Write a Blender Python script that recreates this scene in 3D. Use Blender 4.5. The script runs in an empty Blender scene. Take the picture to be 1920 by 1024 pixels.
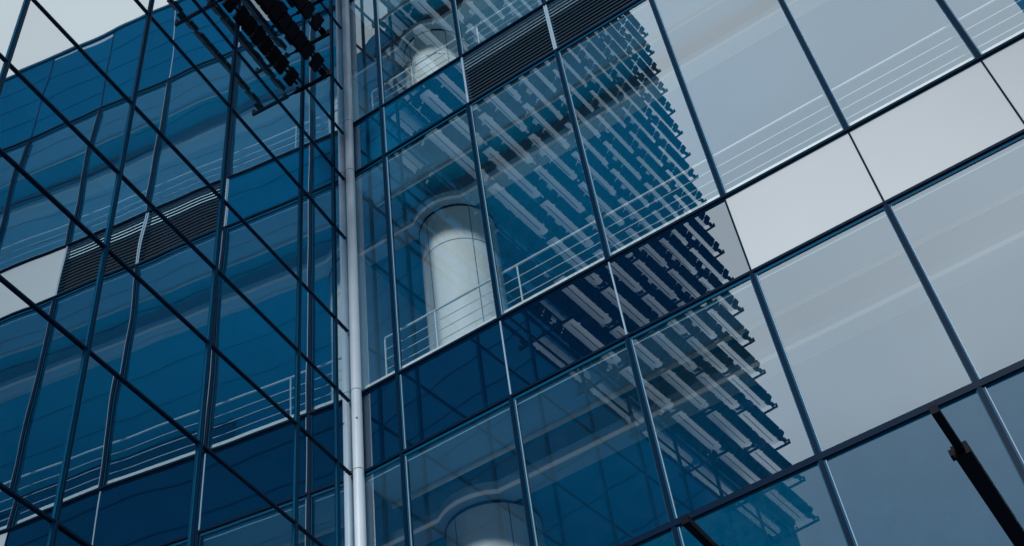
import bpy, math, random
from mathutils import Vector, Matrix
random.seed(7)
S = bpy.context.scene
COL = S.collection
R_ = math.radians
G = 1.6                      # eye height: all fitted heights are measured from the eye

# ------------------------------------------------------------------ camera
cam = bpy.data.cameras.new('camera'); cam.sensor_width = 36; cam.lens = 2338/1920*36
cam.clip_start = .05; cam.clip_end = 2000
co = bpy.data.objects.new('camera', cam); COL.objects.link(co); S.camera = co
CAMX, CAMY, CAMZ = ((0.83329, 0.541477, -0.111489), (0.46079, -0.568855, 0.681231), (-0.30545, 0.619037, 0.723529))
m = Matrix.Identity(4)
for i, v in enumerate((CAMX, CAMY, [-c for c in CAMZ])):
    for j in range(3): m[j][i] = v[j]
m.translation = (0, 0, G)
co.matrix_world = m

# ------------------------------------------------------------------ sky and sun
SUN_EL, SUN_AZ = 24, 171          # azimuth clockwise from +Y
w = bpy.data.worlds.new('World'); S.world = w; w.use_nodes = True
nt = w.node_tree; N = nt.nodes; L_ = nt.links
bg = N['Background']; bg.inputs[1].default_value = .1
sky = N.new('ShaderNodeTexSky'); sky.sky_type = 'NISHITA'; sky.sun_disc = False
sky.sun_elevation = R_(SUN_EL); sky.sun_rotation = R_(SUN_AZ)
tc = N.new('ShaderNodeTexCoord'); sep = N.new('ShaderNodeSeparateXYZ'); L_.new(tc.outputs['Generated'], sep.inputs[0])
cl = N.new('ShaderNodeTexNoise'); cl.inputs['Scale'].default_value = 2.2; cl.inputs['Detail'].default_value = 5
L_.new(tc.outputs['Generated'], cl.inputs['Vector'])
# overcast deck: brighter towards the zenith, a little broken by noise
ramp = N.new('ShaderNodeValToRGB'); L_.new(sep.outputs['Z'], ramp.inputs[0])
e = ramp.color_ramp.elements
e[0].position = .0; e[0].color = (.50, .64, .80, 1)
e[1].position = .95; e[1].color = (.98, 1.0, 1.0, 1)
x = e.new(.42); x.color = (.36, .50, .66, 1)
x = e.new(.60); x.color = (.86, .94, 1.0, 1)
x = e.new(.74); x.color = (.96, 1.0, 1.02, 1)
nr = N.new('ShaderNodeMapRange'); L_.new(cl.outputs[0], nr.inputs[0])
nr.inputs[1].default_value = .3; nr.inputs[2].default_value = .7; nr.inputs[3].default_value = 6.8; nr.inputs[4].default_value = 9.1
sc_ = N.new('ShaderNodeVectorMath'); sc_.operation = 'SCALE'
L_.new(ramp.outputs[0], sc_.inputs[0]); L_.new(nr.outputs[0], sc_.inputs['Scale'])
mx = N.new('ShaderNodeMix'); mx.data_type = 'RGBA'; mx.inputs[0].default_value = .9
L_.new(sky.outputs[0], mx.inputs[6]); L_.new(sc_.outputs[0], mx.inputs[7]); L_.new(mx.outputs[2], bg.inputs[0])
sun = bpy.data.lights.new('sun', 'SUN'); sun.energy = 3.2; sun.angle = R_(8); sun.color = (1, .97, .93)
so = bpy.data.objects.new('sun', sun); COL.objects.link(so)
sd = Vector((math.sin(R_(SUN_AZ))*math.cos(R_(SUN_EL)), math.cos(R_(SUN_AZ))*math.cos(R_(SUN_EL)), math.sin(R_(SUN_EL))))
so.rotation_euler = sd.to_track_quat('Z', 'Y').to_euler()
so.location = sd*120
S.view_settings.view_transform = 'Standard'; S.view_settings.look = 'None'
S.view_settings.exposure = .28; S.view_settings.gamma = 1
S.render.engine = 'CYCLES'
cy = S.cycles
cy.max_bounces = 12; cy.glossy_bounces = 7; cy.transparent_max_bounces = 24; cy.diffuse_bounces = 3
cy.sample_clamp_indirect = 4; cy.caustics_reflective = True; cy.caustics_refractive = False

# ------------------------------------------------------------------ materials
def mat(name, col, rough=.6, metal=0, spec=.5, var=0, vscale=3, bump=0):
    M = bpy.data.materials.new(name); M.use_nodes = True
    t = M.node_tree; b = t.nodes['Principled BSDF']
    b.inputs['Base Color'].default_value = (*col, 1); b.inputs['Roughness'].default_value = rough
    b.inputs['Metallic'].default_value = metal; b.inputs['Specular IOR Level'].default_value = spec
    if var or bump:
        c = t.nodes.new('ShaderNodeTexCoord'); n = t.nodes.new('ShaderNodeTexNoise')
        n.inputs['Scale'].default_value = vscale; n.inputs['Detail'].default_value = 6
        t.links.new(c.outputs['Object'], n.inputs['Vector'])
        if var:
            r = t.nodes.new('ShaderNodeMix'); r.data_type = 'RGBA'
            r.inputs[6].default_value = (*[k*(1-var) for k in col], 1); r.inputs[7].default_value = (*[min(1, k*(1+var)) for k in col], 1)
            t.links.new(n.outputs[0], r.inputs[0]); t.links.new(r.outputs[2], b.inputs['Base Color'])
        if bump:
            bp = t.nodes.new('ShaderNodeBump'); bp.inputs['Distance'].default_value = bump
            t.links.new(n.outputs[0], bp.inputs['Height']); t.links.new(bp.outputs[0], b.inputs['Normal'])
    return M

def glass(name, r0, tint, wave, wscale, back=None, rcol=(.84, .94, 1), dirt=0, stretch=(1, 1, 1)):
    """Coated facade glass: a sharp reflection by Schlick's law over either what is behind (tinted) or an opaque back coat."""
    M = bpy.data.materials.new(name); M.use_nodes = True
    t = M.node_tree; t.nodes.clear(); n = t.nodes.new; ln = t.links.new
    out = n('ShaderNodeOutputMaterial'); mixs = n('ShaderNodeMixShader'); gl = n('ShaderNodeBsdfGlossy')
    gl.inputs['Roughness'].default_value = .0; gl.inputs['Color'].default_value = (*rcol, 1)
    if back: tr = n('ShaderNodeBsdfDiffuse'); tr.inputs[0].default_value = (*back, 1)
    else: tr = n('ShaderNodeBsdfTransparent'); tr.inputs[0].default_value = (*tint, 1)
    # per pane offset so that every pane distorts differently
    c = n('ShaderNodeTexCoord'); oi = n('ShaderNodeObjectInfo')
    mul = n('ShaderNodeMath'); mul.operation = 'MULTIPLY'; mul.inputs[1].default_value = 60; ln(oi.outputs['Random'], mul.inputs[0])
    add = n('ShaderNodeVectorMath'); add.operation = 'ADD'; ln(mul.outputs[0], add.inputs[1])
    vs = n('ShaderNodeVectorMath'); vs.operation = 'MULTIPLY'; vs.inputs[1].default_value = stretch
    ln(c.outputs['Object'], vs.inputs[0]); ln(vs.outputs[0], add.inputs[0])
    no = n('ShaderNodeTexNoise'); no.inputs['Scale'].default_value = wscale; no.inputs['Detail'].default_value = .6; ln(add.outputs[0], no.inputs['Vector'])
    bp = n('ShaderNodeBump'); bp.inputs['Distance'].default_value = wave; bp.inputs['Strength'].default_value = 1
    ln(no.outputs[0], bp.inputs['Height']); ln(bp.outputs[0], gl.inputs['Normal'])
    # Schlick: r0 + (1-r0)*(1-cos)^5 ; Layer Weight facing at blend .5 = 1-cos
    lw = n('ShaderNodeLayerWeight'); lw.inputs[0].default_value = .5
    p5 = n('ShaderNodeMath'); p5.operation = 'POWER'; p5.inputs[1].default_value = 4.2; ln(lw.outputs['Facing'], p5.inputs[0])
    mr = n('ShaderNodeMapRange'); mr.inputs[3].default_value = r0; mr.inputs[4].default_value = 1; ln(p5.outputs[0], mr.inputs[0])
    vr = n('ShaderNodeMapRange'); vr.inputs[3].default_value = r0*.94; vr.inputs[4].default_value = r0*1.06
    ln(oi.outputs['Random'], vr.inputs[0]); ln(vr.outputs[0], mr.inputs[3])
    ln(mr.outputs[0], mixs.inputs[0]); ln(tr.outputs[0], mixs.inputs[1]); ln(gl.outputs[0], mixs.inputs[2])
    last = mixs
    if dirt:
        df = n('ShaderNodeBsdfDiffuse'); df.inputs[0].default_value = (.12, .30, .46, 1)
        dn = n('ShaderNodeTexNoise'); dn.inputs['Scale'].default_value = 5; dn.inputs['Detail'].default_value = 9; dn.inputs['Roughness'].default_value = .7
        ln(add.outputs[0], dn.inputs['Vector'])
        dr = n('ShaderNodeMapRange'); dr.inputs[1].default_value = .42; dr.inputs[2].default_value = .8; dr.inputs[4].default_value = dirt; ln(dn.outputs[0], dr.inputs[0])
        m2 = n('ShaderNodeMixShader'); ln(dr.outputs[0], m2.inputs[0]); ln(mixs.outputs[0], m2.inputs[1]); ln(df.outputs[0], m2.inputs[2]); last = m2
    ln(last.outputs[0], out.inputs[0])
    return M

M = {}
M['vision'] = glass('coated_vision_glass', .36, (.88, .97, 1.0), .0012, .55, dirt=.02)
M['visionL'] = glass('coated_vision_glass_wavy', .66, (.6, .88, .96), .006, .75, dirt=.015, stretch=(1, 1, .8))
M['spandrel'] = glass('dark_spandrel_glass', .36, None, .0005, .5, back=(0, .06, .14), dirt=.02)
M['spandrelB'] = glass('shaded_spandrel_glass', .36, None, .0005, .5, back=(0, .010, .034), dirt=.01)  # spandrel copy with a darker back coat; lower-band shade painted in
M['lower'] = glass('dark_lower_glass', .13, None, .0008, .5, back=(0, .04, .09), dirt=.05)
M['towerglass'] = glass('tower_glass', .02, None, .002, .4, back=(0, .14, .30))
M['edge'] = mat('glass_edge', (.03, .12, .18), .3)
M['white_panel'] = mat('pale_enamel_panel', (.345, .395, .44), .4, 0, .4, .05, .8)
M['frame'] = mat('dark_blue_frame', (.001, .010, .028), .35, 0, .04)
M['frame2'] = mat('blue_grey_frame_flange', (0, .055, .12), .4, 0, .05)
M['frameL'] = mat('near_black_blue_frame', (0, .014, .038), .35, 0, .04)
M['pale_joint'] = mat('pale_joint', (.16, .26, .36), .5)
M['white'] = mat('white_paint', (.82, .82, .81), .45, 0, .4, .03, 2)
M['column'] = mat('column_enamel', (.86, .86, .85), .28, 0, .5, .03, 1.2)
M['seam'] = mat('dark_seam', (.05, .09, .13), .6)
M['ceiling'] = mat('pale_ceiling', (.34, .64, .84), .8, 0, .3, .05, 1)
M['recess'] = mat('blue_recess_ceiling', (0, .50, .76), .8, 0, .3, .1, 1)
M['wall_in'] = mat('deep_blue_wall', (0, .45, .72), .8, 0, .3, .12, .7)
M['floor_in'] = mat('interior_floor', (.55, .78, .88), .9)
M['steel'] = mat('brushed_steel', (.60, .70, .78), .4)
M['black'] = mat('black_powder_coat', (.001, .003, .008), .5, 0, .05)
M['cell'] = mat('black_cell', (.0008, .002, .006), .4, 0, .05)
M['blade'] = mat('pale_louvre_blade', (.88, .92, .97), .3, 0, .5, .06, 1.5)
M['frost'] = bpy.data.materials.new('frosted_louvre_glass'); M['frost'].use_nodes = True
_t = M['frost'].node_tree; _t.nodes.clear()
_d = _t.nodes.new('ShaderNodeBsdfDiffuse'); _d.inputs[0].default_value = (.88, .92, .96, 1)
_r = _t.nodes.new('ShaderNodeBsdfTranslucent'); _r.inputs[0].default_value = (.93, .97, 1, 1)
_m = _t.nodes.new('ShaderNodeMixShader'); _m.inputs[0].default_value = .8; _o = _t.nodes.new('ShaderNodeOutputMaterial')
_t.links.new(_d.outputs[0], _m.inputs[1]); _t.links.new(_r.outputs[0], _m.inputs[2]); _t.links.new(_m.outputs[0], _o.inputs[0])
M['slat'] = mat('grille_slat', (.025, .06, .10), .5, 0, .02)
M['grille_back'] = mat('grille_back', (.002, .003, .006), .9)
M['post'] = mat('post_white_paint', (.42, .51, .60), .4, 0, .4, .10, 2.5)
M['paving'] = mat('stone_paving', (.16, .18, .2), .8, 0, .4, .25, 1.2)
M['concrete'] = mat('roof_concrete', (.25, .27, .3), .85, 0, .3, .1, 1)

# ------------------------------------------------------------------ mesh helpers
class MB:
    def __init__(s): s.v = []; s.f = []; s.mi = []
    def box(s, x0, x1, y0, y1, z0, z1, mi=0, front=None, fmi=0):
        b = len(s.v)
        s.v += [(x0,y0,z0),(x1,y0,z0),(x1,y1,z0),(x0,y1,z0),(x0,y0,z1),(x1,y0,z1),(x1,y1,z1),(x0,y1,z1)]
        fs = {'z0':(0,3,2,1),'z1':(4,5,6,7),'y0':(0,1,5,4),'x1':(1,2,6,5),'y1':(2,3,7,6),'x0':(3,0,4,7)}
        for k, f in fs.items():
            s.f.append(tuple(b+i for i in f)); s.mi.append(fmi if k == front else mi)
        return s
    def loft(s, rings, mi=0, cap=True, smooth=False):
        b = len(s.v); n = len(rings[0])
        for r in rings: s.v += r
        for k in range(len(rings)-1):
            for i in range(n):
                j = (i+1) % n
                s.f.append((b+k*n+i, b+k*n+j, b+(k+1)*n+j, b+(k+1)*n+i)); s.mi.append(mi)
        if cap:
            s.f.append(tuple(b+i for i in reversed(range(n)))); s.mi.append(mi)
            s.f.append(tuple(b+(len(rings)-1)*n+i for i in range(n))); s.mi.append(mi)
        return s
    def cyl(s, p, q, r, n=12, mi=0, r2=None):
        p = Vector(p); q = Vector(q); d = (q-p).normalized(); a = d.orthogonal().normalized(); c = d.cross(a)
        ring = lambda o, rr: [tuple(o+a*math.cos(2*math.pi*i/n)*rr+c*math.sin(2*math.pi*i/n)*rr) for i in range(n)]
        return s.loft([ring(p, r), ring(q, r2 if r2 else r)], mi)
    def build(s, name, mats, parent=None, smooth=False):
        me = bpy.data.meshes.new(name); me.from_pydata(s.v, [], s.f)
        for mm in (mats if isinstance(mats, (list, tuple)) else [mats]): me.materials.append(mm)
        me.polygons.foreach_set('material_index', s.mi)
        if smooth: me.polygons.foreach_set('use_smooth', [True]*len(me.polygons)); me.set_sharp_from_angle(angle=R_(40))
        me.update()
        o = bpy.data.objects.new(name, me); COL.objects.link(o)
        if parent: o.parent = parent
        return o
def thing(name, label, cat, loc=(0,0,0), rz=0, group=None):
    o = bpy.data.objects.new(name, None); COL.objects.link(o); o.location = loc; o.rotation_euler = (0,0,rz)
    o.empty_display_size = .3; o['kind'] = 'thing'; o['label'] = label; o['category'] = cat
    if group: o['group'] = group
    return o

# ------------------------------------------------------------------ layout (fitted to the photograph)
A = .09109                                  # lean of the left wing: the inner corner is 84.8 degrees
CORN = Vector((-7.494, 10, 0))
MX = [0, .686] + [.686+1.6*i for i in range(1, 13)]          # mullions of the right wing, from the corner
ROOF_R = 23.85+G
ZR = dict(C1=7.10+G, B2=9.70+G, B1=11.01+G, A2=15.64+G, A1=16.95+G, P2=20.92+G)
MLs = [0, .48] + [1.328+1.659*i for i in range(0, 9)]        # left wing; the last one moved to its end
S_END = 14.75
MLs = [v for v in MLs if v < S_END-.8] + [S_END]
zl = [15.41, 14.01, 12.09, 10.82]                            # one period of transoms is 5.78 m
ZL = sorted([z+G+5.78*k for z in zl for k in range(-2, 4)])
ZL = [.35] + [z for z in ZL if z > 1.6 and z < 36.5] + [37.2]
LTOP = 37.2

wingR = thing('office_wing', 'blue glass office wing on the right with broad panes, pale panels and louvred vents', 'building', CORN)
wingL = thing('office_wing', 'left glass office wing with wavy mirror panes and narrow rows of transoms', 'building', CORN, -(math.pi/2-A))

# ---- right wing (local frame: x along the wall from the corner, y outwards is negative, inside positive)
def pane(x0, x1, z0, z1, mt, name, parent, o, gap=.012, tilt=.0006, lab=None, inner=True):
    """a pane centred on its own origin; o = -1 when outwards is -y, +1 when outwards is +y"""
    hx = (x1-x0)/2-gap; hz = (z1-z0)/2-gap
    b = MB()
    if o < 0: b.box(-hx, hx, 0, .014, -hz, hz, 1, 'y0', 0)
    else: b.box(-hx, hx, -.014, 0, -hz, hz, 1, 'y1', 0)
    ob = b.build(name, [mt, M['clear'] if inner else M['edge']], parent)
    ob.location = ((x0+x1)/2, 0, (z0+z1)/2)
    ob.rotation_euler = (random.gauss(0, tilt), 0, random.gauss(0, tilt))
    if lab: ob['label'] = lab
    return ob
cm = bpy.data.materials.new('clear_inner_face'); cm.use_nodes = True; cm.node_tree.nodes.clear()
_t = cm.node_tree.nodes.new('ShaderNodeBsdfTransparent'); _t.inputs[0].default_value = (.97, .985, .99, 1)
_o = cm.node_tree.nodes.new('ShaderNodeOutputMaterial'); cm.node_tree.links.new(_t.outputs[0], _o.inputs[0]); M['clear'] = cm

rows = [(.35, 3.72+G, 'low'), (3.72+G, 5.03+G, 'low'), (5.03+G, ZR['C1'], 'low'), (ZR['C1'], ZR['B2'], 'vis'), (ZR['B2'], ZR['B1'], 'bandB'),
        (ZR['B1'], ZR['A2'], 'vis'), (ZR['A2'], ZR['A1'], 'bandA'), (ZR['A1'], ZR['P2'], 'vis'), (ZR['P2'], ROOF_R, 'par')]
for z0, z1, kind in rows:
    for i in range(len(MX)-1):
        x0, x1 = MX[i], MX[i+1]
        if kind == 'vis': pane(x0, x1, z0, z1, M['vision'], 'window_pane', wingR, -1)
        elif kind == 'low': pane(x0, x1, z0, z1, M['lower'], 'lower_pane', wingR, -1, inner=False)
        elif kind == 'par': pane(x0, x1, z0, z1, M['spandrel'], 'parapet_panel', wingR, -1, inner=False)
        elif kind == 'bandA' and i in (2, 3): # vents
            n = 15; h = (z1-z0-.06); v = MB()
            bk = MB().box(x0+.03, x1-.03, .10, .12, z0+.03, z1-.03).build('vent_backing', M['grille_back'], wingR)
            for k in range(n):
                zz = z0+.03+h*(k+.5)/n
                v.box(x0+.03, x1-.03, -.012, .015, zz-.008, zz+.005)
            g = v.build('vent_grille', M['slat'], wingR); bk.parent = g
            MB().box(x0+.005, x0+.03, -.02, .1, z0, z1).build('vent_frame', M['pale_joint'], g); MB().box(x1-.03, x1-.005, -.02, .1, z0, z1).build('vent_frame', M['pale_joint'], g)
        else:
            white = (i >= 4)
            if white: pane(x0, x1, z0, z1, M['white_panel'], 'spandrel_panel', wingR, -1, inner=False, lab='pale enamelled panel between two storeys')
            else: pane(x0, x1, z0, z1, M['spandrelB' if kind == 'bandB' else 'spandrel'], 'spandrel_panel', wingR, -1, inner=False)
# mullions: thick on the vision panes, only a joint on the bands
for i, x in enumerate(MX[1:], 1):
    b = MB()
    for z0, z1, kind in rows:
        if kind in ('vis', 'low') or (i == 1):
            e0, e1 = z0+.02, z1-.02
            b.box(x-.038, x+.038, -.014, -.001, e0, e1, 1)
            b.box(x-.024, x+.024, -.034, -.0145, e0, e1, 0)
            b.box(x-.02, x+.02, .016, .09, e0, e1, 0)
            b.box(x+.044, x+.052, -.010, -.001, e0, e1, 2)
        else:
            b.box(x-.010, x+.010, -.008, .01, z0+.004, z1-.004, 2 if i in (2, 3) else 0)
    b.build('mullion', [M['frame'], M['frame2'], M['pale_joint']], wingR)
XE = MX[-1]
for z0, z1, kind in rows[1:]:
    b = MB()
    below = rows[[r[0] for r in rows].index(z0)-1][2]
    if kind == 'vis' and below == 'low': hw = .036
    else: hw = .018
    b.box(0, XE, -.040, .05, z0-hw, z0+hw, 0)
    if below == 'vis': b.box(0, XE, -.012, -.001, z0-hw-.045, z0-hw-.001, 1)
    else: b.box(0, XE, -.012, -.001, z0-hw-.010, z0-hw-.001, 1)
    b.build('transom', [M['frame'], M['frame2']], wingR)
MB().box(0, XE, -.03, .3, ROOF_R, ROOF_R+.08).build('roof_coping', M['frame2'], wingR)
MB().box(-14, XE, .02, 12, ROOF_R-.6, ROOF_R-.3).build('roof', M['concrete'], wingR)
MB().box(XE, XE+.3, -.03, 12, 0, ROOF_R).build('end_wall', M['concrete'], wingR)
# interior: slabs, ceilings, the white edge beam that bows round the columns, fins and rear wall
DEPTH = 4.2
COLX = [.70]; COLY = 2.0; CR = .64
M['beam'] = mat('blue_white_beam', (.55, .76, .90), .6, 0, .3, .03, 1)
M['dim'] = mat('painted_dim_wall', (0, .10, .22), .8, 0, .1, .1, .7)  # dark blue that stands in for shade in the far bays
M['wall0'] = mat('shaded_blue_wall', (0, .42, .68), .8, 0, .3, .12, .7)
M['wall2'] = mat('lit_blue_wall', (.62, .80, .90), .8, 0, .3, .08, .7)
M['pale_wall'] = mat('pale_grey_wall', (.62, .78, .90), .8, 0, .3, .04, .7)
M['beam_glow'] = bpy.data.materials.new('added_beam_glow'); M['beam_glow'].use_nodes = True  # faint emission added to brighten the beam edge
_b = M['beam_glow'].node_tree.nodes['Principled BSDF']; _b.inputs['Emission Color'].default_value = (.86, .93, 1, 1); _b.inputs['Emission Strength'].default_value = .07
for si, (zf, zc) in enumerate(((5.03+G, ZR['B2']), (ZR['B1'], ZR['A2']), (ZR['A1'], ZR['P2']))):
    WALL = M[('wall0', 'wall_in', 'wall2')[si]]  # rear wall and rear ceiling paler upwards; brightness falloff painted in
    MB().box(-DEPTH, XE, .06, DEPTH, zf-.32, zf-.02).build('floor_slab', M['floor_in'], wingR)
    MB().box(.05, XE, .05, .62, zc-.10, zc-.05).build('soffit', M['ceiling'], wingR)
    MB().box(.05, XE, .625, .645, zc-.16, zc+.42).build('soffit_edge', M['white'], wingR)
    MB().box(.05, XE, .65, 1.38, zc+.42, zc+.46).build('recess_ceiling', M['recess'], wingR)
    # beam with a half round bulge in front of each column
    pts = [(-.88, 1.40), (COLX[0]-.50, 1.40)]
    for cx in COLX:
        n = 20; rr = CR+.12
        a0 = math.asin((COLY-1.40)/rr)
        for k in range(n+1):
            a = math.pi+a0 + (math.pi-2*a0)*k/n
            pts.append((cx+rr*math.cos(a), COLY+rr*math.sin(a)))
    pts.append((COLX[0]+.50, 1.40)); pts.append((XE, 1.40))
    b = MB(); rg = []
    inner = [(px, py+.26) for px, py in pts]
    for (px, py), (qx, qy) in zip(pts, inner):
        rg.append([(px, py, zc-.05), (qx, qy, zc-.07), (qx, qy, zc+.15), (px, py, zc+.15)])
    b.loft(rg); b.build('edge_beam', M['beam'], wingR, smooth=True)
    b = MB(); rg = []
    for (px, py) in pts: rg.append([(px, py-.004, zc-.045), (px, py-.012, zc-.045), (px, py-.012, zc+.015), (px, py-.004, zc+.015)])
    b.loft(rg); b.build('beam_glow_strip', M['beam_glow'], wingR)  # glow strip added along the beam to brighten its lower edge
    MB().box(-DEPTH, XE, 1.7, DEPTH, zc+.0, zc+.06).build('rear_ceiling', M['recess'] if si < 2 else M['ceiling'], wingR)
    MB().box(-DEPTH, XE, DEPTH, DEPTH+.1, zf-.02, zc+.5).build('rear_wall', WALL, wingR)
    if si < 2: MB().box(4.7, XE-.01, DEPTH-.12, DEPTH-.01, zf-.019, zc-.002).build('dimming_wall', M['dim'], wingR)  # dark sheet added before the rear wall; dimness painted into its colour
    MB().box(.06, XE, .05, .13, zf-.02, zf+.16).build('floor_kerb', M['white'], wingR)
    if si: MB().box(-1.0, -.9, .1, DEPTH-.01, zf-.02, zc-.01).build('partition', M['pale_wall'], wingR)
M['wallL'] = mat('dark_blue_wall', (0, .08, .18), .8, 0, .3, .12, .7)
# ---- left wing (local frame: x = s along the wall, y positive outwards)
near, far_v, far_i = [], MB(), 0
cells = [(MLs[i], MLs[i+1], ZL[j], ZL[j+1]) for i in range(len(MLs)-1) for j in range(len(ZL)-1)]
def rank(c):
    inview = c[0] < 7.6 and c[3] > 6 and c[2] < 22
    return (0 if inview else 1, c[0])
cells.sort(key=rank)
for k, (x0, x1, z0, z1) in enumerate(cells):
    if k < 99: pane(x0, x1, z0, z1, M['visionL'], 'window_pane', wingL, 1, gap=.01, tilt=.0010)
    else: far_v.box(x0+.01, x1-.01, -.014, 0, z0+.01, z1-.01, 1, 'y1', 0)
ob = far_v.build('window_pane', [M['visionL'], M['clear']], wingL); ob['kind'] = 'stuff'
for i, x in enumerate(MLs[1:], 1):
    wd = .022 if i == 1 else .030
    b = MB().box(x-wd*.4, x+wd*.4, .0145, .035, .3, LTOP, 0).box(x-wd, x+wd, .0005, .014, .3, LTOP, 1)
    b.build('mullion', [M['frameL'], M['frame2']], wingL)
for z in ZL[1:]:
    MB().box(.17, S_END, .001, .022, z-.012, z+.012, 0).build('transom', [M['frameL'], M['frame2']], wingL)
for zf in [G+v for v in (-.8, 5.03, 11.01, 16.95, 22.7, 28.5, 34.3)]:
    MB().box(0, S_END-.05, -DEPTH, -.15, zf-.35, zf).build('floor_slab', M['ceiling'] if zf > 16 else M['wallL'], wingL)  # low slabs dark, upper ones pale; shade painted into the colour
for za, zb, cc in ((0, 10.7+G, (0, .03, .07)), (10.7+G, 16.6+G, (0, .14, .28)), (16.6+G, LTOP, (.34, .60, .78))):  # dark below, pale above: light falloff painted into the wall colours
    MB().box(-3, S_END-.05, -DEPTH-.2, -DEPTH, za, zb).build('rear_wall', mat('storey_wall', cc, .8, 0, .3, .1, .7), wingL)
MB().box(-.30, -.10, -DEPTH, -.25, 0, ROOF_R-.65).build('partition', M['wall_in'], wingL)
MB().box(S_END, S_END+.12, -DEPTH-.2, .02, 0, LTOP).build('end_wall', M['frame2'], wingL)
MB().box(0, S_END+.12, -DEPTH-.2, .03, LTOP+.002, LTOP+.25).build('roof', M['concrete'], wingL)

# ------------------------------------------------------------------ corner post
cp = thing('corner_post', 'slim white tubular post standing in the inner corner where the two glass walls meet', 'post', CORN+Vector((.075, -.09, 0)))
MB().cyl((0,0,0), (0,0,ROOF_R+.3), .070, 32).build('post_tube', M['post'], cp, smooth=True)
for z in (ZR['B2'], ZR['B1'], ZR['A2'], ZR['A1'], ZR['P2'], 5.03+G):
    MB().cyl((0,0,z-.006), (0,0,z+.006), .0708, 32).build('joint_ring', M['seam'], cp)
bolt = MB().cyl((.038,-.056,10.5+G), (.044,-.065,10.5+G), .014, 8).build('bolt', M['seam'], cp)

# ------------------------------------------------------------------ columns behind the glass
cnames = {0: ('beside the corner', ''), 1: ('in the middle of the right wing', ''), 2: ('near the far end of the right wing', '')}
stor = [('on the lowest glazed storey', 5.03+G, ZR['B2']), ('on the middle storey', ZR['B1'], ZR['A2']), ('on the top storey', ZR['A1'], ZR['P2'])]
for ci, cx in enumerate(COLX):
    for si, (sn, zf, zc) in enumerate(stor):
        t = thing('round_column', 'white round column behind the glass %s, %s' % (sn, 'beside the inner corner'), 'column', CORN+Vector((cx, COLY, zf)), group='white round columns inside the right wing')
        h = zc-zf-.10
        b = MB().cyl((0,0,0), (0,0,h), CR, 48)
        o = b.build('shaft', M['column'], t, smooth=True)
        sm = MB()
        for zz in (h-.8,):
            sm.cyl((0,0,zz-.008), (0,0,zz+.008), CR+.002, 48)
        for a in (250, 320):
            a = R_(a); c_, s_ = math.cos(a), math.sin(a)
            sm.cyl((c_*(CR-.004), s_*(CR-.004), 0), (c_*(CR-.004), s_*(CR-.004), h), .008, 6)
        sm.build('seam', M['seam'], t)
        MB().cyl((0,0,h), (0,0,h+.05), CR+.012, 48).build('collar', M['frame2'], t, smooth=True)

# ------------------------------------------------------------------ railings behind the glass
for si, (sn, zf, zc) in enumerate(stor):
    t = thing('balcony_railing', 'thin steel wire railing with round top rail behind the glass %s' % sn, 'railing', CORN+Vector((0, .30, zf)), group='railings along the glass of the right wing')
    x0 = .30
    H = 1.12
    MB().cyl((x0,0,H), (XE-.2,0,H), .017, 10).build('top_rail', M['steel'], t, smooth=True)
    for k in range(5):
        MB().cyl((x0,0,.16+k*.185), (XE-.2,0,.16+k*.185), .007, 6).build('rail_wire', M['steel'], t)
    for x in (x0, 1.15, 2.5, 13.0, 17.0):
        MB().cyl((x,0,-.02), (x,0,H-.02), .013, 8).build('rail_post', M['steel'], t)

# ------------------------------------------------------------------ sunshade screen hung in front of the left wing
scr = thing('sunshade_screen', 'tall screen of pale and black horizontal louvres on dark brackets before the left wing', 'sunshade', CORN, -(math.pi/2-A))
PITCH = 1.135; NLEV = 19; Z0 = 16.04+G; S0 = 1.62; MOD = 1.87
joints = [S0+MOD*k for k in range(8)]                # last joint at 14.71
OB = .58; OA = .12
def blade_mesh(L, w=.15, t=.012):
    """a flat frosted glass blade with rounded ends and a slim dark rib under its middle"""
    b = MB(); out = []
    for k in range(9):
        a = math.pi/2*k/8; out.append((w-w*math.cos(math.pi/2-a) if False else w*(1-math.sin(a)), w*math.cos(a)))
    out = sorted(set((round(u, 4), round(v, 4)) for u, v in out))
    prof = [(u, max(v, .004)) for u, v in out] + [(L-u, max(v, .004)) for u, v in reversed(out)]
    n0 = len(prof)
    top = [(u, v, t/2) for u, v in prof] + [(u, -v, t/2) for u, v in reversed(prof)]
    bot = [(u, v, -t/2) for u, v, _ in top]
    n = len(top); b.v = top+bot
    b.f.append(tuple(reversed(range(n)))); b.f.append(tuple(range(n, 2*n)))
    for i in range(n): b.f.append((i, (i+1) % n, n+(i+1) % n, n+i))
    b.mi = [0]*len(b.f)
    b.box(L*.10, L*.90, -.007, .007, -t/2-.016, -t/2-.0005, 1)
    return b
def cells_mesh(L, w, thick=.03):
    """a run of black cells with slim gaps, a small square cell at each end, held by a thin spine"""
    b = MB(); x = .10
    def cell(a, c): b.box(a, c, -w, w, -thick, thick, 0)
    cell(x, x+.17); x += .24
    n = 6; rem = L-.10-.24-x; cw = rem/n
    for i in range(n): cell(x+i*cw+.012, x+(i+1)*cw-.012)
    cell(L-.10-.17, L-.10)
    b.box(.02, L-.02, -.015, .015, -thick*.4, thick*.4, 1)
    return b
bl = blade_mesh(MOD-.12)
cB = cells_mesh(MOD, .125); cA = cells_mesh(MOD, .10); cS = cells_mesh(MOD, .035, .02)
def lib(b, name, mats, smooth=False):
    o = b.build(name, mats, None, smooth); me = o.data; bpy.data.objects.remove(o); return me
mbl = lib(bl, 'pale_blade', [M['frost'], M['seam']]); mB = lib(cB, 'cell_strip', [M['cell'], M['black']]); mS = lib(cS, 'thin_cell_strip', [M['cell'], M['black']])
TB = R_(38)
def put(me, name, x, y, z, rx, pool):
    pool.append((name, me, x, y, z, rx))
pb, pc, pt_, pk = [], [], [], []
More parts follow.
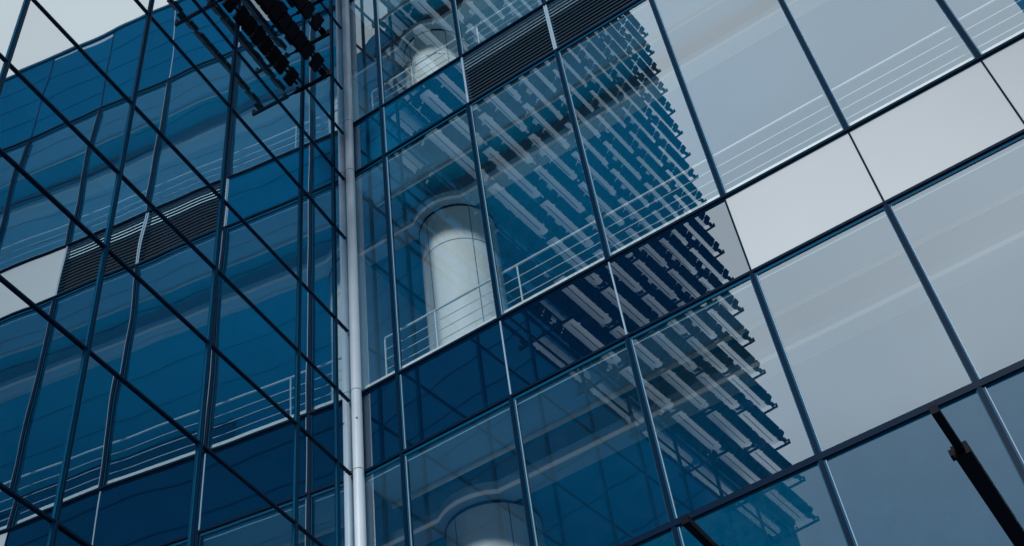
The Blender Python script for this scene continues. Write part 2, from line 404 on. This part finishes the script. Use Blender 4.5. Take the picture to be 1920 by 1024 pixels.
for lv in range(NLEV):
    z = Z0+PITCH*lv
    for k in range(7):
        s = joints[k]
        if not (k < 2 and lv < 2): put(mbl, 'pale_blade', s+.06, .36, z+.04, R_(-8), pb)
        put(mB, 'cell_strip', s, OB, z+.10, R_(56), pc)
        put(mB, 'cell_strip', s, OA, z+.08, R_(56), pc)
def realise(pool, limit=98):
    big = {}
    for i, (name, me, x, y, z, rx) in enumerate(pool):
        if i < limit:
            o = bpy.data.objects.new(name, me); COL.objects.link(o); o.parent = scr; o.location = (x, y, z); o.rotation_euler = (rx, 0, 0)
        else:
            b = big.setdefault(name, (MB(), me)); mb = b[0]; base = len(mb.v); R = Matrix.Translation((x, y, z)) @ Matrix.Rotation(rx, 4, 'X')
            mb.v += [tuple(R @ vv.co) for vv in me.vertices]
            for p in me.polygons: mb.f.append(tuple(base+q for q in p.vertices)); mb.mi.append(p.material_index)
    for name, (mb, me) in big.items():
        o = mb.build(name, list(me.materials), scr); o['kind'] = 'stuff'
realise(pb); realise(pc); realise(pt_)
def bracket(b, s, z):
    b.box(s-.022, s+.022, OA-.06, OB+.12, z-.10, z-.055)
    b.box(s-.022, s+.022, OB+.08, OB+.12, z-.055, z+.02)
    b.box(s-.018, s+.018, OB-.02, OB+.02, z-.055, z+.03)
    b.box(s-.018, s+.018, OA-.02, OA+.02, z-.055, z+.02)
    b.box(s-.07, s+.07, OB-.05, OB+.05, z+.03, z+.07)
    b.box(s-.012, s+.012, .0, OA-.061, z-.09, z-.065)
bb = MB(); cnt = 0
for lv in range(NLEV):
    for s in joints:
        if cnt < 98:
            b = MB(); bracket(b, s, Z0+PITCH*lv); b.build('bracket', M['black'], scr)
        else: bracket(bb, s, Z0+PITCH*lv)
        cnt += 1
o = bb.build('bracket', M['black'], scr); o['kind'] = 'stuff'

# ------------------------------------------------------------------ black booms reaching out from the right wing
def boom(x, z, y0, label):
    t = thing('projecting_boom', label, 'boom', (x, 10, z))
    L = 10-y0
    MB().box(-.030, .030, -L, -L+.70, -.032, .032).build('boom_tip', M['black'], t)
    b = MB().box(-.06, .06, -L+.56, -.02, -.055, .045)
    b.build('boom_housing', M['black'], t)
    MB().box(-.085, -.061, -L+.56, -L+.64, -.025, .025).build('clamp', M['black'], t)
boom(-.632, 5.234+G, 7.4, 'black boom with a thick housing on the dark lower panes, the one farther right')
boom(-2.581, 5.261+G, 7.4, 'black boom on the dark lower panes, the one nearer the corner')

# ------------------------------------------------------------------ dark tower across the court, seen only in the glass
tw = thing('office_tower', 'dark blue glass tower across the court, seen only mirrored in the glass', 'building', (14.5, -40, 0))
TW, TH, TD = 58, 132, 20
cuts = [0, 58, 65, 72, 79, 86, 93, 132]
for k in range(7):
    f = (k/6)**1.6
    mt = mat('tower_cladding', (0, .13+.10*f, .27+.18*f), .6, 0, .05, .1, .3)  # cladding darkens tier by tier downwards; the shade is painted in
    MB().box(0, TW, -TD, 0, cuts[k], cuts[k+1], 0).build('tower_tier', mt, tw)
b = MB()
for k in range(1, 33): b.box(.06, TW-.06, .002, .05, k*4-.12, k*4, 0)
b.build('floor_band', M['frame2'], tw)

# ------------------------------------------------------------------ ground
g = MB(); g.v = [(-900,-900,0),(900,-900,0),(900,900,0),(-900,900,0)]; g.f = [(0,1,2,3)]; g.mi = [0]
go = g.build('courtyard_paving', M['paving']); go['kind'] = 'structure'
